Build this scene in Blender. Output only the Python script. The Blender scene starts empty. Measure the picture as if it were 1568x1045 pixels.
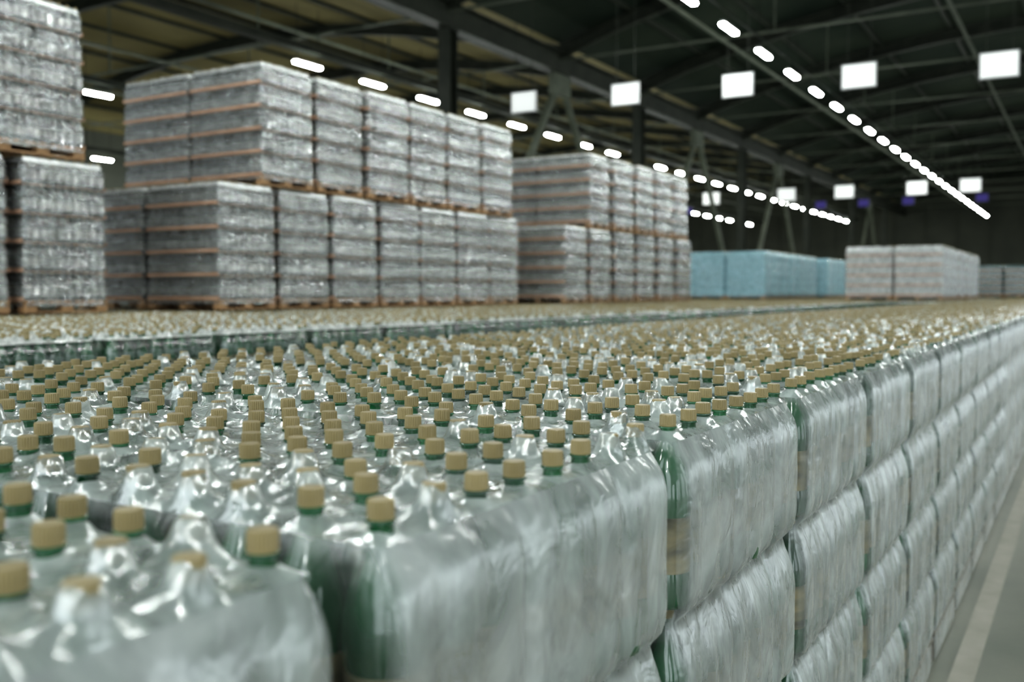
import bpy, math, random
import numpy as np
from mathutils import Vector, Matrix
random.seed(3); np.random.seed(3)
S = bpy.context.scene
try:
    S.view_settings.view_transform='Standard'
    S.view_settings.look='Medium High Contrast'
except Exception as e: print(e)

# ------------------------------------------------------------ materials
def new_mat(name):
    m=bpy.data.materials.new(name); m.use_nodes=True
    nt=m.node_tree; nt.nodes.clear()
    out=nt.nodes.new('ShaderNodeOutputMaterial')
    return m,nt,out
def coord(nt,scale=(1,1,1),rnd=True):
    tc=nt.nodes.new('ShaderNodeTexCoord'); mp=nt.nodes.new('ShaderNodeMapping')
    mp.inputs['Scale'].default_value=scale
    nt.links.new(tc.outputs['Object'],mp.inputs['Vector'])
    if rnd:
        oi=nt.nodes.new('ShaderNodeObjectInfo'); mu=nt.nodes.new('ShaderNodeMath'); mu.operation='MULTIPLY'
        mu.inputs[1].default_value=57.0
        nt.links.new(oi.outputs['Random'],mu.inputs[0]); nt.links.new(mu.outputs[0],mp.inputs['Location'])
    return mp.outputs['Vector']
def noise(nt,vec,scale,detail=3,rough=.5,dist=0):
    n=nt.nodes.new('ShaderNodeTexNoise'); n.inputs['Scale'].default_value=scale
    n.inputs['Detail'].default_value=detail; n.inputs['Roughness'].default_value=rough
    n.inputs['Distortion'].default_value=dist
    nt.links.new(vec,n.inputs['Vector']); return n.outputs['Fac']
def ramp(nt,fac,stops):
    r=nt.nodes.new('ShaderNodeValToRGB'); els=r.color_ramp.elements
    while len(els)<len(stops): els.new(.5)
    for e,(p,c) in zip(els,stops):
        e.position=p; e.color=(c[0],c[1],c[2],1) if hasattr(c,'__len__') else (c,c,c,1)
    nt.links.new(fac,r.inputs['Fac']); return r.outputs['Color']
def mat_simple(name,c1,c2,rough=.5,scale=8,bump=0.0,metal=0,spec=.5,sc=(1,1,1),bscale=None,emit=0,coat=0):
    m,nt,out=new_mat(name); p=nt.nodes.new('ShaderNodeBsdfPrincipled')
    v=coord(nt,sc); f=noise(nt,v,scale)
    nt.links.new(ramp(nt,f,[(.3,c1),(.7,c2)]),p.inputs['Base Color'])
    p.inputs['Roughness'].default_value=rough; p.inputs['Metallic'].default_value=metal
    p.inputs['Specular IOR Level'].default_value=spec
    p.inputs['Coat Weight'].default_value=coat
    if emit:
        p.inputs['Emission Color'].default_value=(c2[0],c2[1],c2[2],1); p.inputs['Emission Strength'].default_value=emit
    if bump:
        b=nt.nodes.new('ShaderNodeBump'); b.inputs['Strength'].default_value=bump; b.inputs['Distance'].default_value=.01
        nt.links.new(noise(nt,v,bscale or scale*5),b.inputs['Height']); nt.links.new(b.outputs[0],p.inputs['Normal'])
    nt.links.new(p.outputs[0],out.inputs[0]); return m
def mat_film(name,col,a0,a1,rough=.16,nscale=14,bscale=45,bstr=.5,sc=(1,1,1),transl=.35,bdist=.008,g0=.10,g1=.75,open_end=None):
    m,nt,out=new_mat(name); v=coord(nt,sc)
    a=ramp(nt,noise(nt,v,nscale,4,.6,.6),[(.32,a0),(.68,a1)])
    b=nt.nodes.new('ShaderNodeBump'); b.inputs['Strength'].default_value=bstr; b.inputs['Distance'].default_value=bdist
    nt.links.new(noise(nt,v,bscale,3,.55,.8),b.inputs['Height'])
    p=nt.nodes.new('ShaderNodeBsdfPrincipled'); p.inputs['Base Color'].default_value=(*col,1)
    p.inputs['Roughness'].default_value=.5; p.inputs['Specular IOR Level'].default_value=.3
    nt.links.new(b.outputs[0],p.inputs['Normal'])
    tl=nt.nodes.new('ShaderNodeBsdfTranslucent'); tl.inputs[0].default_value=(*col,1)
    m1=nt.nodes.new('ShaderNodeMixShader'); m1.inputs[0].default_value=transl
    nt.links.new(p.outputs[0],m1.inputs[1]); nt.links.new(tl.outputs[0],m1.inputs[2])
    tr=nt.nodes.new('ShaderNodeBsdfTransparent'); m2=nt.nodes.new('ShaderNodeMixShader')
    nt.links.new(a,m2.inputs[0]); nt.links.new(tr.outputs[0],m2.inputs[1]); nt.links.new(m1.outputs[0],m2.inputs[2])
    gl=nt.nodes.new('ShaderNodeBsdfGlossy'); gl.inputs['Roughness'].default_value=rough; gl.inputs[0].default_value=(1,1,1,1)
    nt.links.new(b.outputs[0],gl.inputs['Normal'])
    fr=nt.nodes.new('ShaderNodeFresnel'); fr.inputs[0].default_value=1.6; nt.links.new(b.outputs[0],fr.inputs['Normal'])
    mu=nt.nodes.new('ShaderNodeMath'); mu.operation='MULTIPLY_ADD'; mu.inputs[1].default_value=g1; mu.inputs[2].default_value=g0; mu.use_clamp=True
    nt.links.new(fr.outputs[0],mu.inputs[0])
    m3=nt.nodes.new('ShaderNodeMixShader'); nt.links.new(mu.outputs[0],m3.inputs[0])
    nt.links.new(m2.outputs[0],m3.inputs[1]); nt.links.new(gl.outputs[0],m3.inputs[2])
    last=m3
    if open_end:   # shrink packs are open ("bullseye") at their two short ends
        tc=nt.nodes.new('ShaderNodeTexCoord'); sx=nt.nodes.new('ShaderNodeSeparateXYZ'); nt.links.new(tc.outputs['Object'],sx.inputs[0])
        ab=nt.nodes.new('ShaderNodeMath'); ab.operation='ABSOLUTE'; nt.links.new(sx.outputs['Y'],ab.inputs[0])
        mr=nt.nodes.new('ShaderNodeMapRange'); mr.inputs['From Min'].default_value=open_end[0]; mr.inputs['From Max'].default_value=open_end[1]
        mr.inputs['To Min'].default_value=0; mr.inputs['To Max'].default_value=.85
        nt.links.new(ab.outputs[0],mr.inputs['Value'])
        m4=nt.nodes.new('ShaderNodeMixShader'); nt.links.new(mr.outputs[0],m4.inputs[0])
        nt.links.new(m3.outputs[0],m4.inputs[1]); nt.links.new(tr.outputs[0],m4.inputs[2]); last=m4
    nt.links.new(last.outputs[0],out.inputs[0]); return m
def mat_emit(name,col,s):
    m,nt,out=new_mat(name); e=nt.nodes.new('ShaderNodeEmission'); e.inputs[0].default_value=(*col,1); e.inputs[1].default_value=s
    nt.links.new(e.outputs[0],out.inputs[0]); return m

M_glass=mat_simple('green_bottle_plastic',(.005,.028,.013),(.013,.115,.038),rough=.08,scale=5,spec=.8,coat=.4)
M_cap=mat_simple('tan_bottle_cap',(.20,.158,.070),(.30,.24,.118),rough=.42,scale=9)
M_label=mat_simple('bottle_label',(.05,.05,.03),(.30,.255,.14),rough=.35,scale=11,sc=(1,1,3))
M_film=mat_film('shrink_film_top',(.86,.95,.91),.22,.72,rough=.16,nscale=13,bscale=30,bstr=.5,g0=.12)
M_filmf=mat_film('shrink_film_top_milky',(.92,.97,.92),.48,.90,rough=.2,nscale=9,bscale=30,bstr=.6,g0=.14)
M_films=mat_film('shrink_film_side',(.82,.88,.86),.24,.66,rough=.26,nscale=6,bscale=12,bstr=.4,sc=(1.3,1.3,.8),bdist=.02,g0=.10,open_end=(.338,.360))
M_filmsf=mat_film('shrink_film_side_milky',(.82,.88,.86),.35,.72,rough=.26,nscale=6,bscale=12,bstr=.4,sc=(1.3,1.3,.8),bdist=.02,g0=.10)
M_films2=mat_film('shrink_film_side_clear',(.40,.52,.46),.03,.18,rough=.12,nscale=12,bscale=30,bstr=.6,sc=(1.6,1.6,.5),g0=.05,g1=.4)
M_filmg=mat_film('stretch_film_stack',(.70,.73,.73),.02,.40,rough=.08,nscale=8,bscale=20,bstr=1.0,bdist=.05,g0=.16)
M_filmgt=mat_film('stretch_film_stack_top',(.9,.92,.91),.5,.9,rough=.15,nscale=12,bscale=30,bstr=.8)
M_filmb=mat_film('blue_stretch_film',(.36,.70,.82),.5,.82,rough=.18,nscale=10,bscale=22,bstr=.8,bdist=.03,g0=.10,g1=.6)
M_filmd=mat_film('dark_teal_stretch_film',(.05,.13,.14),.6,.9,rough=.2,nscale=10,bscale=30,bstr=.8)
M_filmw=mat_film('white_stretch_film',(.78,.82,.82),.4,.8,rough=.16,nscale=10,bscale=22,bstr=.9,bdist=.03)
M_glass2=mat_simple('grey_green_bottle',(.008,.015,.011),(.034,.050,.040),rough=.1,scale=5,spec=.8,coat=.4)
M_label2=mat_simple('pale_bottle_label',(.24,.25,.23),(.62,.62,.58),rough=.35,scale=9)
M_wood=mat_simple('pallet_wood',(.22,.12,.055),(.38,.23,.11),rough=.7,scale=6,bump=.2,sc=(1,6,6))
M_woodg=mat_simple('weathered_pallet_wood',(.13,.12,.10),(.24,.22,.18),rough=.75,scale=6,bump=.2,sc=(1,6,6))
M_card=mat_simple('cardboard_tray',(.38,.22,.14),(.52,.33,.22),rough=.75,scale=5)
M_core=mat_simple('light_block_core',(.008,.02,.012),(.02,.045,.028),rough=.5,scale=30)  # dark core box added to block light, standing in for the inner bottles
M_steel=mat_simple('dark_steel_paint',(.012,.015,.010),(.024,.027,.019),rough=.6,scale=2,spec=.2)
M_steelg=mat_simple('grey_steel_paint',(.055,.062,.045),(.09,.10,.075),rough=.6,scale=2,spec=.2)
M_white=mat_simple('white_board_glow',(.80,.82,.80),(.9,.9,.88),rough=.4,scale=2,emit=.3)  # plain unlit boards; faint emission added to imitate light falling on them
M_house=mat_simple('lamp_housing',(.3,.3,.3),(.45,.45,.45),rough=.4,scale=2)
M_tube=mat_emit('fluorescent_diffuser',(.94,1.0,.97),215)
M_blue=mat_emit('blue_sign_face',(.13,.11,.42),.4)
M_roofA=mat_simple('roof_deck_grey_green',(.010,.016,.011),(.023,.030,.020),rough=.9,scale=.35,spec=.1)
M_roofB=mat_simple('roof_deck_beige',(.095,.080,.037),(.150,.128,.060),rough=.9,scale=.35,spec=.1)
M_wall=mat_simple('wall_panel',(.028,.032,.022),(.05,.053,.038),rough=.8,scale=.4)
M_line=mat_simple('floor_paint_line',(.30,.29,.24),(.38,.36,.31),rough=.5,scale=6)
M_floor=mat_simple('concrete_floor',(.17,.18,.15),(.27,.27,.225),rough=.35,scale=1.2,bump=.08,bscale=20)

# ------------------------------------------------------------ mesh builder
class MB:
    def __init__(s): s.v=[];s.f=[];s.m=[];s.s=[];s.n=0
    def add(s,V,F,M,sm=True):
        V=np.asarray(V,float).reshape(-1,3);F=np.asarray(F,int).reshape(-1,4)
        s.v.append(V);s.f.append(F+s.n);s.n+=len(V)
        s.m.append(np.full(len(F),M) if np.isscalar(M) else np.asarray(M))
        s.s.append(np.full(len(F),sm) if isinstance(sm,bool) else np.asarray(sm))
    def box(s,x0,x1,y0,y1,z0,z1,mat):
        V=[(x,y,z) for z in (z0,z1) for y in (y0,y1) for x in (x0,x1)]
        F=[(0,2,3,1),(4,5,7,6),(0,1,5,4),(2,6,7,3),(0,4,6,2),(1,3,7,5)]
        s.add(V,F,mat,False)
    def beam(s,p0,p1,w,h,mat):
        p0=Vector(p0);p1=Vector(p1);d=(p1-p0).normalized()
        up=Vector((0,0,1)) if abs(d.z)<.95 else Vector((1,0,0))
        a=d.cross(up).normalized();b=a.cross(d).normalized()
        V=[]
        for p in (p0,p1):
            for sa,sb in ((-1,-1),(1,-1),(1,1),(-1,1)): V.append(tuple(p+a*sa*w/2+b*sb*h/2))
        F=[(0,3,2,1),(4,5,6,7),(0,1,5,4),(1,2,6,5),(2,3,7,6),(3,0,4,7)]
        s.add(V,F,mat,False)
    def grid(s,P,mat,closed=False,sm=True):
        n,m=P.shape[:2]; i=np.arange(n if closed else n-1); j=np.arange(m-1)
        I,J=np.meshgrid(i,j,indexing='ij'); I2=(I+1)%n
        F=np.stack([I*m+J,I2*m+J,I2*m+J+1,I*m+J+1],-1).reshape(-1,4)
        s.add(P,F,mat,sm)
    def mesh(s,name,mats):
        me=bpy.data.meshes.new(name)
        V=np.concatenate(s.v);F=np.concatenate(s.f)
        me.vertices.add(len(V));me.vertices.foreach_set('co',V.astype('f').ravel())
        me.loops.add(F.size);me.loops.foreach_set('vertex_index',F.astype('i').ravel())
        me.polygons.add(len(F));me.polygons.foreach_set('loop_start',np.arange(0,F.size,4,dtype='i'))
        me.polygons.foreach_set('loop_total',np.full(len(F),4,'i'))
        me.polygons.foreach_set('material_index',np.concatenate(s.m).astype('i'))
        me.polygons.foreach_set('use_smooth',np.concatenate(s.s).astype(bool))
        for m in mats: me.materials.append(m)
        me.update(calc_edges=True)
        return me
def obj(name,me,loc=(0,0,0),parent=None,rz=0):
    o=bpy.data.objects.new(name,me); o.location=loc; o.rotation_euler[2]=rz
    if parent: o.parent=parent
    S.collection.objects.link(o); return o
def empty(name,loc=(0,0,0)):
    o=bpy.data.objects.new(name,None); o.location=loc; o.empty_display_size=.3; S.collection.objects.link(o); return o

# ------------------------------------------------------------ bottles
PROF={2:[(.78,0,0),(.97,.012,0),(1,.04,0),(1,.16,0),(.95,.19,2),(.95,.48,0),(1,.51,0),(1,.58,0),(.93,.66,0),(.74,.74,0),(.52,.81,0),(.37,.86,0),(.31,.90,0),(.30,.925,0),(.37,.932,0),(.37,.937,0),(.30,.939,0)],
      1:[(.9,0,0),(1,.03,0),(.97,.18,2),(.97,.50,0),(1,.58,0),(.9,.67,0),(.52,.81,0),(.32,.89,0),(.30,.94,0)],
      0:[(.95,.0,0),(1,.18,2),(1,.50,0),(.95,.62,0),(.5,.81,0),(.30,.94,0)]}
def bottle_template(H,R,seg,cap_seg,lod):
    T=MB(); prof=PROF[lod]
    a=np.linspace(0,2*np.pi,seg,endpoint=False)
    P=np.zeros((seg,len(prof),3))
    for k,(r,z,mi) in enumerate(prof):
        P[:,k,0]=np.cos(a)*r*R;P[:,k,1]=np.sin(a)*r*R;P[:,k,2]=z*H
    T.grid(P,np.tile(np.array([p[2] for p in prof[:-1]]),seg),True)
    rc=.0144; hc=.020
    a=np.linspace(0,2*np.pi,cap_seg,endpoint=False)
    if lod==2:
        rid=np.where(np.arange(cap_seg)%2==0,1.0,.90)
        rows=[(rc*.98,H-hc,0),(rc,H-hc+.003,0),(rc,H-hc+.0035,1),(rc*.985,H-.0025,1),(rc*.90,H,0),(rc*.5,H,0),(.0003,H,0)]
    else:
        rid=np.ones(cap_seg); rows=[(rc,H-hc,0),(rc*.97,H-.001,0),(.0003,H,0)]
    P=np.zeros((cap_seg,len(rows),3))
    for k,(r,z,g) in enumerate(rows):
        rr=r*(rid if g else 1); P[:,k,0]=np.cos(a)*rr;P[:,k,1]=np.sin(a)*rr;P[:,k,2]=z
    T.grid(P,1,True,sm=False)
    return np.concatenate(T.v),np.concatenate(T.f),np.concatenate(T.m),np.concatenate(T.s)
def scatter(B,tpl,pos,tilt=.04):
    V,F,M,SM=tpl
    n=len(pos); pos=np.asarray(pos)
    ang=np.random.rand(n)*6.28; c=np.cos(ang)[:,None];s_=np.sin(ang)[:,None]
    tx=(np.random.rand(n)-.5)[:,None]*tilt; ty=(np.random.rand(n)-.5)[:,None]*tilt
    X=V[None,:,0]*c-V[None,:,1]*s_; Y=V[None,:,0]*s_+V[None,:,1]*c; Z=np.repeat(V[None,:,2],n,0)
    X=X+tx*(Z-.3); Y=Y+ty*(Z-.3)
    P=np.stack([X+pos[:,0:1],Y+pos[:,1:2],Z+pos[:,2:3]],-1)
    FF=(F[None]+(np.arange(n)*len(V))[:,None,None])
    B.add(P,FF,np.tile(M,n),np.tile(SM,n))
def snoise(x,y,f,seed,n=10):
    r=np.random.RandomState(seed); z=np.zeros_like(x)
    for k in range(n):
        th=r.rand()*6.28; ff=f*(.5+r.rand()*1.2); z+=np.sin((x*np.cos(th)+y*np.sin(th))*ff+r.rand()*6.28)
    return z/n*1.6

def make_pallet(name,nx,ny,pitch,layers,lh,mats,seed,full_top=True,trays=False,lod=2,base=.144):
    np.random.seed(seed); B=MB()
    res={2:.0042,1:.009,0:.017}[lod] if full_top else .015
    Lx=nx*pitch; Ly=ny*pitch; hx=Lx/2; hy=Ly/2
    q=base/.144
    for k in range(7):
        y=-hy+.05+(Ly-.1)*k/6; B.box(-hx,hx,y-.05,y+.05,.122*q,.144*q,5)
    for k in range(3):
        x=-hx+.06+(Lx-.12)*k/2
        B.box(x-.05,x+.05,-hy,hy,.1*q,.122*q,5); B.box(x-.05,x+.05,-hy,hy,0,.022*q,5)
        for p in range(3):
            y=-hy+.06+(Ly-.12)*p/2; B.box(x-.055,x+.055,y-.06,y+.06,.022*q,.1*q,5)
    H=lh-.002; R=pitch/2*.95
    lo=bottle_template(H,R*.97,{2:16,1:8,0:6}[lod],{2:12,1:8,0:6}[lod],min(lod,1))
    hi=bottle_template(H,R,{2:18,1:10,0:6}[lod],{2:44,1:12,0:7}[lod],lod)
    xs=(np.arange(nx)+.5)*pitch-hx; ys=(np.arange(ny)+.5)*pitch-hy
    per=[(x,y) for i,x in enumerate(xs) for j,y in enumerate(ys) if i in(0,nx-1) or j in (0,ny-1)]
    for L in range(layers-1 if full_top else layers):
        scatter(B,lo,[(x,y,base+L*lh) for x,y in per],.01)
    B.box(-hx+pitch*1.1,hx-pitch*1.1,-hy+pitch*1.1,hy-pitch*1.1,base,base+(layers-1)*lh+H*.55,7)
    ztop=base+layers*lh-.002
    caps=[]
    if full_top:
        for i,x in enumerate(xs):
            for j,y in enumerate(ys):
                caps.append((x+np.random.randn()*.003,y+np.random.randn()*.003,ztop-H+np.random.randn()*.002))
        scatter(B,hi,caps)
    rr=.035; per_len=2*(Lx+Ly); N=int(per_len/{2:.011,1:.02,0:.044}[lod]); s=np.arange(N)/N*per_len
    px=np.zeros(N);py=np.zeros(N);loc=np.zeros(N)
    for k in range(N):
        t=s[k]
        if t<Lx: px[k],py[k],loc[k]=-hx+t,-hy,t
        elif t<Lx+Ly: t-=Lx; px[k],py[k],loc[k]=hx,-hy+t,t
        elif t<2*Lx+Ly: t-=Lx+Ly; px[k],py[k],loc[k]=hx-t,hy,t
        else: t-=2*Lx+Ly; px[k],py[k],loc[k]=-hx,hy-t,t
    cx=np.clip(px,-hx+rr,hx-rr); cy=np.clip(py,-hy+rr,hy-rr); dx=px-cx;dy=py-cy; dl=np.hypot(dx,dy)
    nxv=dx/dl;nyv=dy/dl; px=cx+nxv*rr;py=cy+nyv*rr
    scal=-.0045*(1-np.abs(np.cos(np.pi*(loc/pitch-.5))))
    pk=np.abs(((loc/(3*pitch))+.5)%1-.5)*3*pitch
    seam=-.011*np.exp(-(pk/.010)**2)
    rows=[]; nr={2:17,1:11,0:6}[lod]
    zed=.045 if full_top else .062
    ins=.020
    for z in ((.015,base*.5) if full_top else (base*.55,)):
        off=.004+.003*snoise(s,np.full(N,z),40,seed+3)
        rows.append(np.stack([px+nxv*off,py+nyv*off,np.full(N,z)],-1))
    for L in range(layers):
        top=(L==layers-1)
        vs=np.linspace(0,1,nr)[:-1] if not top else np.linspace(0,1,nr)
        for v in vs:
            z=base+L*lh+v*(lh-.004 if not top else lh-zed)
            vv=v if not top else v*.86
            inn=-.008*np.exp(-(vv/.05)**2)-(.022 if top else .030)*np.clip((vv-.62)/.3,0,1)**1.6
            body=1-np.clip((vv-.55)/.3,0,1)
            nz=.0022*snoise(s,np.full(N,z),20,seed)+.0006*snoise(s,np.full(N,z),70,seed+1)
            off=.008+inn+(scal+seam)*(.4+.6*body)+nz*(.7+1.0*(1-body))
            zz=np.full(N,z)+.003*snoise(s,np.full(N,z),25,seed+2)
            if top:
                k=np.clip((v-.82)/.18,0,1)**2
                off=off*(1-k)+(-ins-.001)*k; zz=zz*(1-k)+z*k
            rows.append(np.stack([px+nxv*off,py+nyv*off,zz],-1))
    B.grid(np.stack(rows,1),4,True)
    zedge=base+layers*lh-zed
    nX=int((Lx-2*ins)/res)+2; nY=int((Ly-2*ins)/res)+2
    gx=np.linspace(-hx+ins,hx-ins,nX); gy=np.linspace(-hy+ins,hy-ins,nY)
    X,Y=np.meshgrid(gx,gy,indexing='ij')
    if full_top:
        K=330.; acc=np.zeros_like(X); zb=ztop-.054
        acc+=np.exp(K*(zb-ztop)); rc=.0156; info={}; idx=0
        for i in range(nx):
            for j in range(ny):
                c=caps[idx]; idx+=1
                poke=np.random.rand()<(.78 if lod==2 else .54)
                zt=(c[2]+H)-( .0225+.010*np.random.rand() if poke else -.001)
                info[i,j]=(c[0],c[1],zt,poke)
                d=np.hypot(X-c[0],Y-c[1]); dd=np.maximum(d-rc,0)
                if poke: g=.030*(1-np.exp(-dd/(.020+.02*np.random.rand())))
                else: g=.020*(1-np.exp(-dd/.0035))+.030*(1-np.exp(-dd/.03))
                acc+=np.exp(K*(zt-g-ztop))
        for (i,j),(ax,ay,az,ap) in info.items():
            for di,dj in ((1,0),(0,1),(1,1),(1,-1)):
                b=info.get((i+di,j+dj))
                if not b: continue
                same=(i//2==(i+di)//2) and (j//3==(j+dj)//3)
                pr=(.8 if di*dj==0 else .35) if same else .08
                if np.random.rand()>pr: continue
                bx,by,bz,bp=b
                az_=az-(0 if ap else .012); bz_=bz-(0 if bp else .012)
                ex,ey=bx-ax,by-ay; l2=ex*ex+ey*ey
                t=np.clip(((X-ax)*ex+(Y-ay)*ey)/l2,0,1)
                pd=np.hypot(X-ax-t*ex,Y-ay-t*ey)
                sag=.001+.009*np.random.rand()
                zz=az_+(bz_-az_)*t-.002-sag*4*t*(1-t)-.036*(1-np.exp(-pd/.016))
                acc+=np.exp(K*(zz-ztop))
        Z=ztop+np.log(acc)/K-.002
        Z+=.0028*snoise(X,Y,50,seed+5)+.0012*snoise(X,Y,150,seed+6,16)
    else:
        Z=ztop-.012+.010*snoise(X,Y,40,seed+5)+.006*snoise(X,Y,90,seed+6)
    e=np.minimum(np.minimum(X-gx[0],gx[-1]-X),np.minimum(Y-gy[0],gy[-1]-Y))
    w=np.clip(1-e/.016,0,1)**2
    Z=Z*(1-w)+zedge*w
    B.grid(np.stack([X,Y,Z],-1),3)
    if trays:
        for L in range(layers):
            z=base+L*lh
            for sy in (-1,1):
                y=sy*(hy+.007); B.box(-hx+.01,hx-.01,min(y,y+sy*.004),max(y,y+sy*.004),z,z+.034,6)
            if L: B.box(-hx,hx,-hy,hy,z-.001,z+.003,6)
    return B.mesh(name,mats)

matsF=[M_glass,M_cap,M_label,M_film,M_films,M_woodg,M_card,M_core]
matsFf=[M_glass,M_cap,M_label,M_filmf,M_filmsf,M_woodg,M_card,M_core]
matsA=[M_glass,M_cap,M_label,M_filmf,M_films2,M_woodg,M_card,M_core]
matsS=[M_glass2,M_cap,M_label2,M_filmgt,M_filmg,M_wood,M_card,M_core]
def remat(me,name,mats):
    m=me.copy(); m.name=name
    for i,mm in enumerate(mats): m.materials[i]=mm
    return m
PIT=.0922; NX,NY=12,8
PF=[[make_pallet('bottle_pallet_far_%d'%k,NX,NY,PIT,4,.335,matsFf,11+k*7,lod=0) for k in range(2)],
    [make_pallet('bottle_pallet_mid_%d'%k,NX,NY,PIT,4,.335,matsF,31+k*7,lod=1) for k in range(2)],
    [make_pallet('bottle_pallet_near_%d'%k,NX,NY,PIT,4,.335,matsF,51+k*7,lod=2) for k in range(3)]]
PA=[[remat(m,m.name+'_clear',matsA) for m in PF[0]],[remat(PF[1][0],'bottle_pallet_mid_clear',matsA)]]
SB=.115; SL=.273
PS=[make_pallet('stack_pallet_mesh_%d'%k,14,10,.0885,5,SL,matsS,61+k*7,full_top=False,trays=True,lod=1,base=SB) for k in range(2)]
pf=make_pallet('stack_pallet_far',14,10,.0885,5,SL,matsS,91,full_top=False,trays=True,lod=0,base=SB)
PB=[remat(pf,'blue_pallet_mesh',[M_glass2,M_cap,M_label2,M_filmb,M_filmb,M_wood,M_filmb,M_core])]
PD=[remat(pf,'teal_pallet_mesh',[M_glass2,M_cap,M_label2,M_filmd,M_filmd,M_wood,M_card,M_core])]
PW=[remat(pf,'white_pallet_mesh',[M_glass2,M_cap,M_label2,M_filmw,M_filmw,M_wood,M_card,M_core])]
TOP=.144+4*.335
# ------------------------------------------------------------ blocks
rnd=random.Random(5)
def block(pname,x_edges,y0,ny,py,pick,z,cname,xw,yj=.003):
    e=empty(pname,(x_edges[0],y0,0)) 
    for xe in x_edges:
        for k in range(ny):
            x=xe-xw/2; y=y0+py*(k+.5)+rnd.uniform(-yj,yj)
            obj(cname,rnd.choice(pick(y)),(x-e.location.x+rnd.uniform(-yj,yj)*.5,y-e.location.y,z),e,math.pi if rnd.random()<.5 else 0)
    return e
PY=.80
block('bottle_pallet_block',[-.572,-.572-1.14],.70-PY*3,61,PY,lambda y:PF[2] if y<4.2 else (PF[1] if y<9 else PF[0]),0,'shrink_wrapped_bottle_pallet',PIT*NX+.012)
block('bottle_pallet_block',[-4.46-1.16*k for k in range(6)],.9,54,PY,lambda y:PA[1] if y<12 else PA[0],0,'shrink_wrapped_bottle_pallet',PIT*NX+.012)
block('bottle_pallet_block',[-3.24],26.2,23,PY,lambda y:PA[0],0,'shrink_wrapped_bottle_pallet',PIT*NX+.012)
def stack(pname,xedge,ncol,ylist,level,meshes,cname,e=None,px=1.28):
    e=e or empty(pname,(xedge,ylist[0],TOP))
    for c in range(ncol):
        for y in ylist:
            obj(cname,rnd.choice(meshes),(xedge-.62-c*px+rnd.uniform(-.025,.025)-e.location.x,y+.46+rnd.uniform(-.012,.012)-e.location.y,TOP+.016+level*1.492-e.location.z),e,math.pi if rnd.random()<.5 else 0)
    return e
X0=-8.56
e=stack('tall_bottle_pallet_stack',X0,2,[5.45,4.43,3.42,2.42],0,PS,'wrapped_bottle_pallet')
stack('',X0,2,[5.23,4.24,3.25],1,PS,'wrapped_bottle_pallet',e)
e=stack('tall_bottle_pallet_stack',X0,2,[7.82,8.82,9.80,10.78,11.75,12.72,13.71],0,PS,'wrapped_bottle_pallet')
stack('',X0,2,[8.53+.99*k for k in range(6)],1,PS,'wrapped_bottle_pallet',e)
e=stack('tall_bottle_pallet_stack',X0,2,[16.3+1.15*k for k in range(6)],0,PS,'wrapped_bottle_pallet')
stack('',X0,2,[17.4+1.12*k for k in range(5)],1,PS,'wrapped_bottle_pallet',e)
stack('blue_wrapped_pallet_stack',X0,2,[29.3+.96*k for k in range(7)],0,PB,'blue_wrapped_pallet')
stack('blue_wrapped_pallet_stack',X0+.1,2,[37.2+.96*k for k in range(5)],0,PB,'blue_wrapped_pallet')
stack('white_wrapped_pallet_stack',-3.45,2,[28.2+.96*k for k in range(10)],0,PW,'white_wrapped_pallet')
e=stack('teal_wrapped_pallet_stack',-1.0,4,[50+.96*k for k in range(4)],0,PD,'teal_wrapped_pallet')
for o in list(e.children):
    obj('teal_wrapped_pallet',o.data,(o.location.x,o.location.y,o.location.z-1.50),e)

# ------------------------------------------------------------ building shell
B=MB(); B.box(-40,14,-14,92,-.2,0,0); obj('floor',B.mesh('floor',[M_floor]))
B=MB(); B.box(-.50,-.40,-10,52,.001,.004,0); B.box(3.2,3.32,-10,52,.001,.004,0); obj('floor_marking_line',B.mesh('floor_marking',[M_line]))
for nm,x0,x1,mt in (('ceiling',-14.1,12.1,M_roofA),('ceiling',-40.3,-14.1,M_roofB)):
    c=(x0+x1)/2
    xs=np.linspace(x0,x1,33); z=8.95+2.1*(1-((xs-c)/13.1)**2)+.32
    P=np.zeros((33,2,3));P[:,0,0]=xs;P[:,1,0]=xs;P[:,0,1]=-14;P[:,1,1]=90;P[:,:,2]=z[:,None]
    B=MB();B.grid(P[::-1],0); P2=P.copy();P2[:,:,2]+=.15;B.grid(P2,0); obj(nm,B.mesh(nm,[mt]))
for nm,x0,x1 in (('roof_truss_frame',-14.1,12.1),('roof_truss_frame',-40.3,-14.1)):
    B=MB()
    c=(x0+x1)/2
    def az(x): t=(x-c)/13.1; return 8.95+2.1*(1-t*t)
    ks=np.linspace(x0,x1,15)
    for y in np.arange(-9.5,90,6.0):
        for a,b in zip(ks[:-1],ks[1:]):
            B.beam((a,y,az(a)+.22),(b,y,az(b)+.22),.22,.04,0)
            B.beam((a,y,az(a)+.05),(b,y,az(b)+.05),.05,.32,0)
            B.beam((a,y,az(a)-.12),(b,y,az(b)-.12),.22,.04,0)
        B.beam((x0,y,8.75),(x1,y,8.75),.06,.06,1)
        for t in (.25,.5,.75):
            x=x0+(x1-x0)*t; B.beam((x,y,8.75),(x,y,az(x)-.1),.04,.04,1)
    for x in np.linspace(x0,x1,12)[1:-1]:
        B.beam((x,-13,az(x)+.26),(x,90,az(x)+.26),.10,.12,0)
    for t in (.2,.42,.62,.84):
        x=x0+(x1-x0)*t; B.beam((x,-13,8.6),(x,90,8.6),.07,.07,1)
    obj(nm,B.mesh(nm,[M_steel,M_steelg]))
B=MB(); 
for dz,w,h in ((.3,.4,.05),(0,.06,.6),(-.3,.4,.05)): B.beam((-14.1,-13,8.65+dz),(-14.1,90,8.65+dz),w,h,0)
obj('valley_beam',B.mesh('valley_beam',[M_steel]))
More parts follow.
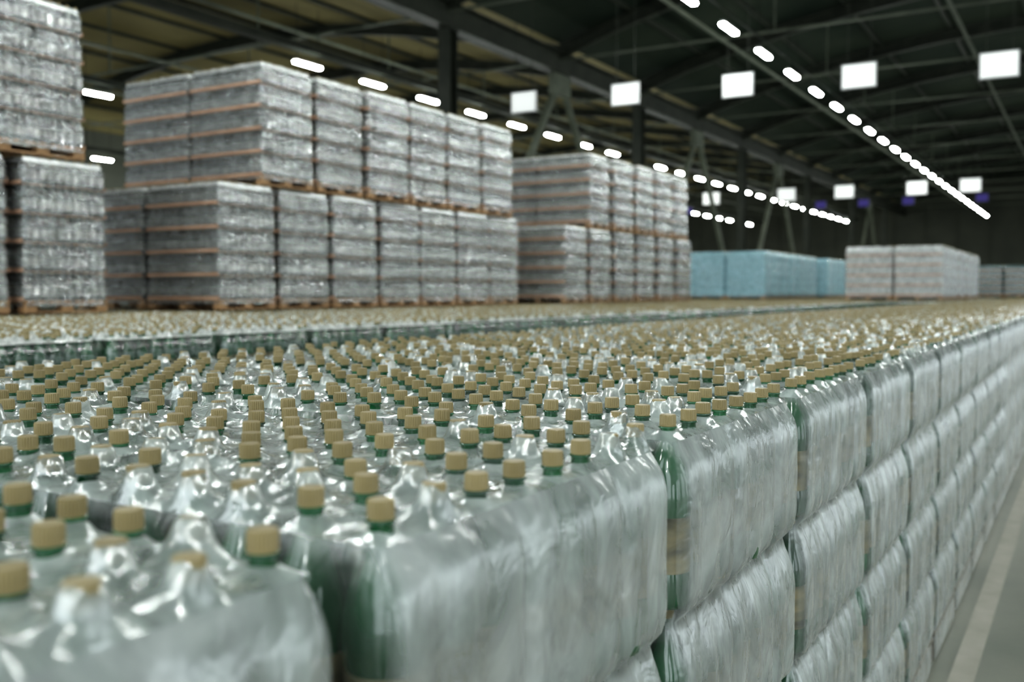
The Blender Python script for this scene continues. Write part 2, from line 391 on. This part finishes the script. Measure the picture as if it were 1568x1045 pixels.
def column(x,y,z1):
    B=MB(); 
    B.box(-.17,.17,-.19,-.16,0,z1,0);B.box(-.17,.17,.16,.19,0,z1,0);B.box(-.02,.02,-.16,.16,0,z1,0);B.box(-.3,.3,-.3,.3,0,.03,0)
    B.box(-.2,.2,-.22,.22,z1-.04,z1,0)
    obj('steel_column',B.mesh('steel_column',[M_steel]),(x,y,0))
for k in range(-2,6): column(-14.1,20.5+12*k,8.31)
for k in range(-2,6): column(-40.0,20.5+12*k,8.9)
for k in (0,1,2,4):
    y=20.5+12*k; B=MB()
    B.beam((-14.1,y+.35,.2),(-14.1,y+5.9,8.1),.16,.16,0);B.beam((-14.1,y+11.65,.2),(-14.1,y+6.1,8.1),.16,.16,0)
    B.box(-14.22,-13.98,y+5.5,y+6.5,7.7,8.31,0)
    obj('chevron_brace',B.mesh('chevron_brace',[M_steelg]))
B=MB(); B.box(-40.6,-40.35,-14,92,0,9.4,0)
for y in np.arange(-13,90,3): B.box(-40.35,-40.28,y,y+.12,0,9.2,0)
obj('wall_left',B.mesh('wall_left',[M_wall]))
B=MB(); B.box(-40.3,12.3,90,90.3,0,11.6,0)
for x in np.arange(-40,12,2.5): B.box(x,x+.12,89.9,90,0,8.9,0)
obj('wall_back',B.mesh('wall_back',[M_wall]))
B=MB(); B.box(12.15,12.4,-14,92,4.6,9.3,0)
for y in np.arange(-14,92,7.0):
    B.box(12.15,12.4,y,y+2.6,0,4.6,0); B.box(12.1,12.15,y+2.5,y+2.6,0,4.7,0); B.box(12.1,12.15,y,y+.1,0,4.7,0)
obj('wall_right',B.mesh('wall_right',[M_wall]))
# ------------------------------------------------------------ lighting rows
CAMZ=TOP+.2076; LZ=CAMZ+5.8
for x,ph in ((-37.1,1.2),(-25.1,.05),(-17.3,.45),(-7.0,0),(3.2,0)):
    B=MB(); hl=.46; tray=(x<-15)
    for k in range(-10,26):
        y=15.8+2.62*k+ph
        if y<-12: continue
        if x==-17.3 and y<18.4: continue
        if x<-20 and y<(12 if x>-30 else 24): continue
        B.box(x-.05,x+.05,y-hl-.03,y+hl+.03,LZ+.01,LZ+.06,0)
        B.box(x-.055,x+.055,y-hl,y+hl,LZ-.035,LZ+.012,1)
        for s_ in(-.4,.4):
            B.box(x-.006,x+.006,y+s_,y+s_+.012,LZ+.06,8.95,2)
    if tray:
        B.box(x-.16,x-.12,-13,86,LZ+.3,LZ+.46,2);B.box(x+.12,x+.16,-13,86,LZ+.3,LZ+.46,2);B.box(x-.14,x+.14,-13,86,LZ+.29,LZ+.31,2)
    else: B.box(x-.015,x+.015,-13,86,LZ+.3,LZ+.33,2)
    obj('fluorescent_light_row',B.mesh('fluorescent_row',[M_house,M_tube,M_steel]))
def sign(x,y,z,w,h,m,name):
    B=MB(); B.box(-w/2,w/2,-.02,.02,-h/2,h/2,0)
    t=.02
    for a in ((-w/2-t,-w/2,-h/2-t,h/2+t),(w/2,w/2+t,-h/2-t,h/2+t),(-w/2,w/2,h/2,h/2+t),(-w/2,w/2,-h/2-t,-h/2)): B.box(a[0],a[1],-.03,.03,a[2],a[3],1)
    for sx in (-1,1): B.box(sx*w*.35-.006,sx*w*.35+.006,-.006,.006,h/2,8.6-z,2)
    obj(name,B.mesh(name,[m,M_house if m is M_white else M_steel,M_steel]),(x,y,z))
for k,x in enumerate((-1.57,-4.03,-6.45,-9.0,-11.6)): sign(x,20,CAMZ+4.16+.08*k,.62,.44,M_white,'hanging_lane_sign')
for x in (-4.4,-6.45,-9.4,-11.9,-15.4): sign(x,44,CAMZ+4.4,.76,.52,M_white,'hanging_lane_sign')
for x in (-4.5,-7.7,-9.75,-11.8,-18.8): sign(x,50,CAMZ+4.4,.5,.34,M_blue,'blue_hanging_sign')

w=bpy.data.worlds.new('World'); S.world=w; w.use_nodes=True
bg=w.node_tree.nodes['Background']; bg.inputs[0].default_value=(.86,.96,1.0,1); bg.inputs[1].default_value=2.8
cd=bpy.data.cameras.new('camera'); cam=bpy.data.objects.new('camera',cd); S.collection.objects.link(cam)
cam.location=(0,0,CAMZ); cam.rotation_euler=(math.radians(90-2.84),0,math.radians(30.8))
cd.sensor_width=36; cd.lens=34.2; cd.clip_start=.02; cd.clip_end=300
cd.dof.use_dof=True; cd.dof.focus_distance=2.0; cd.dof.aperture_fstop=2.8
S.camera=cam
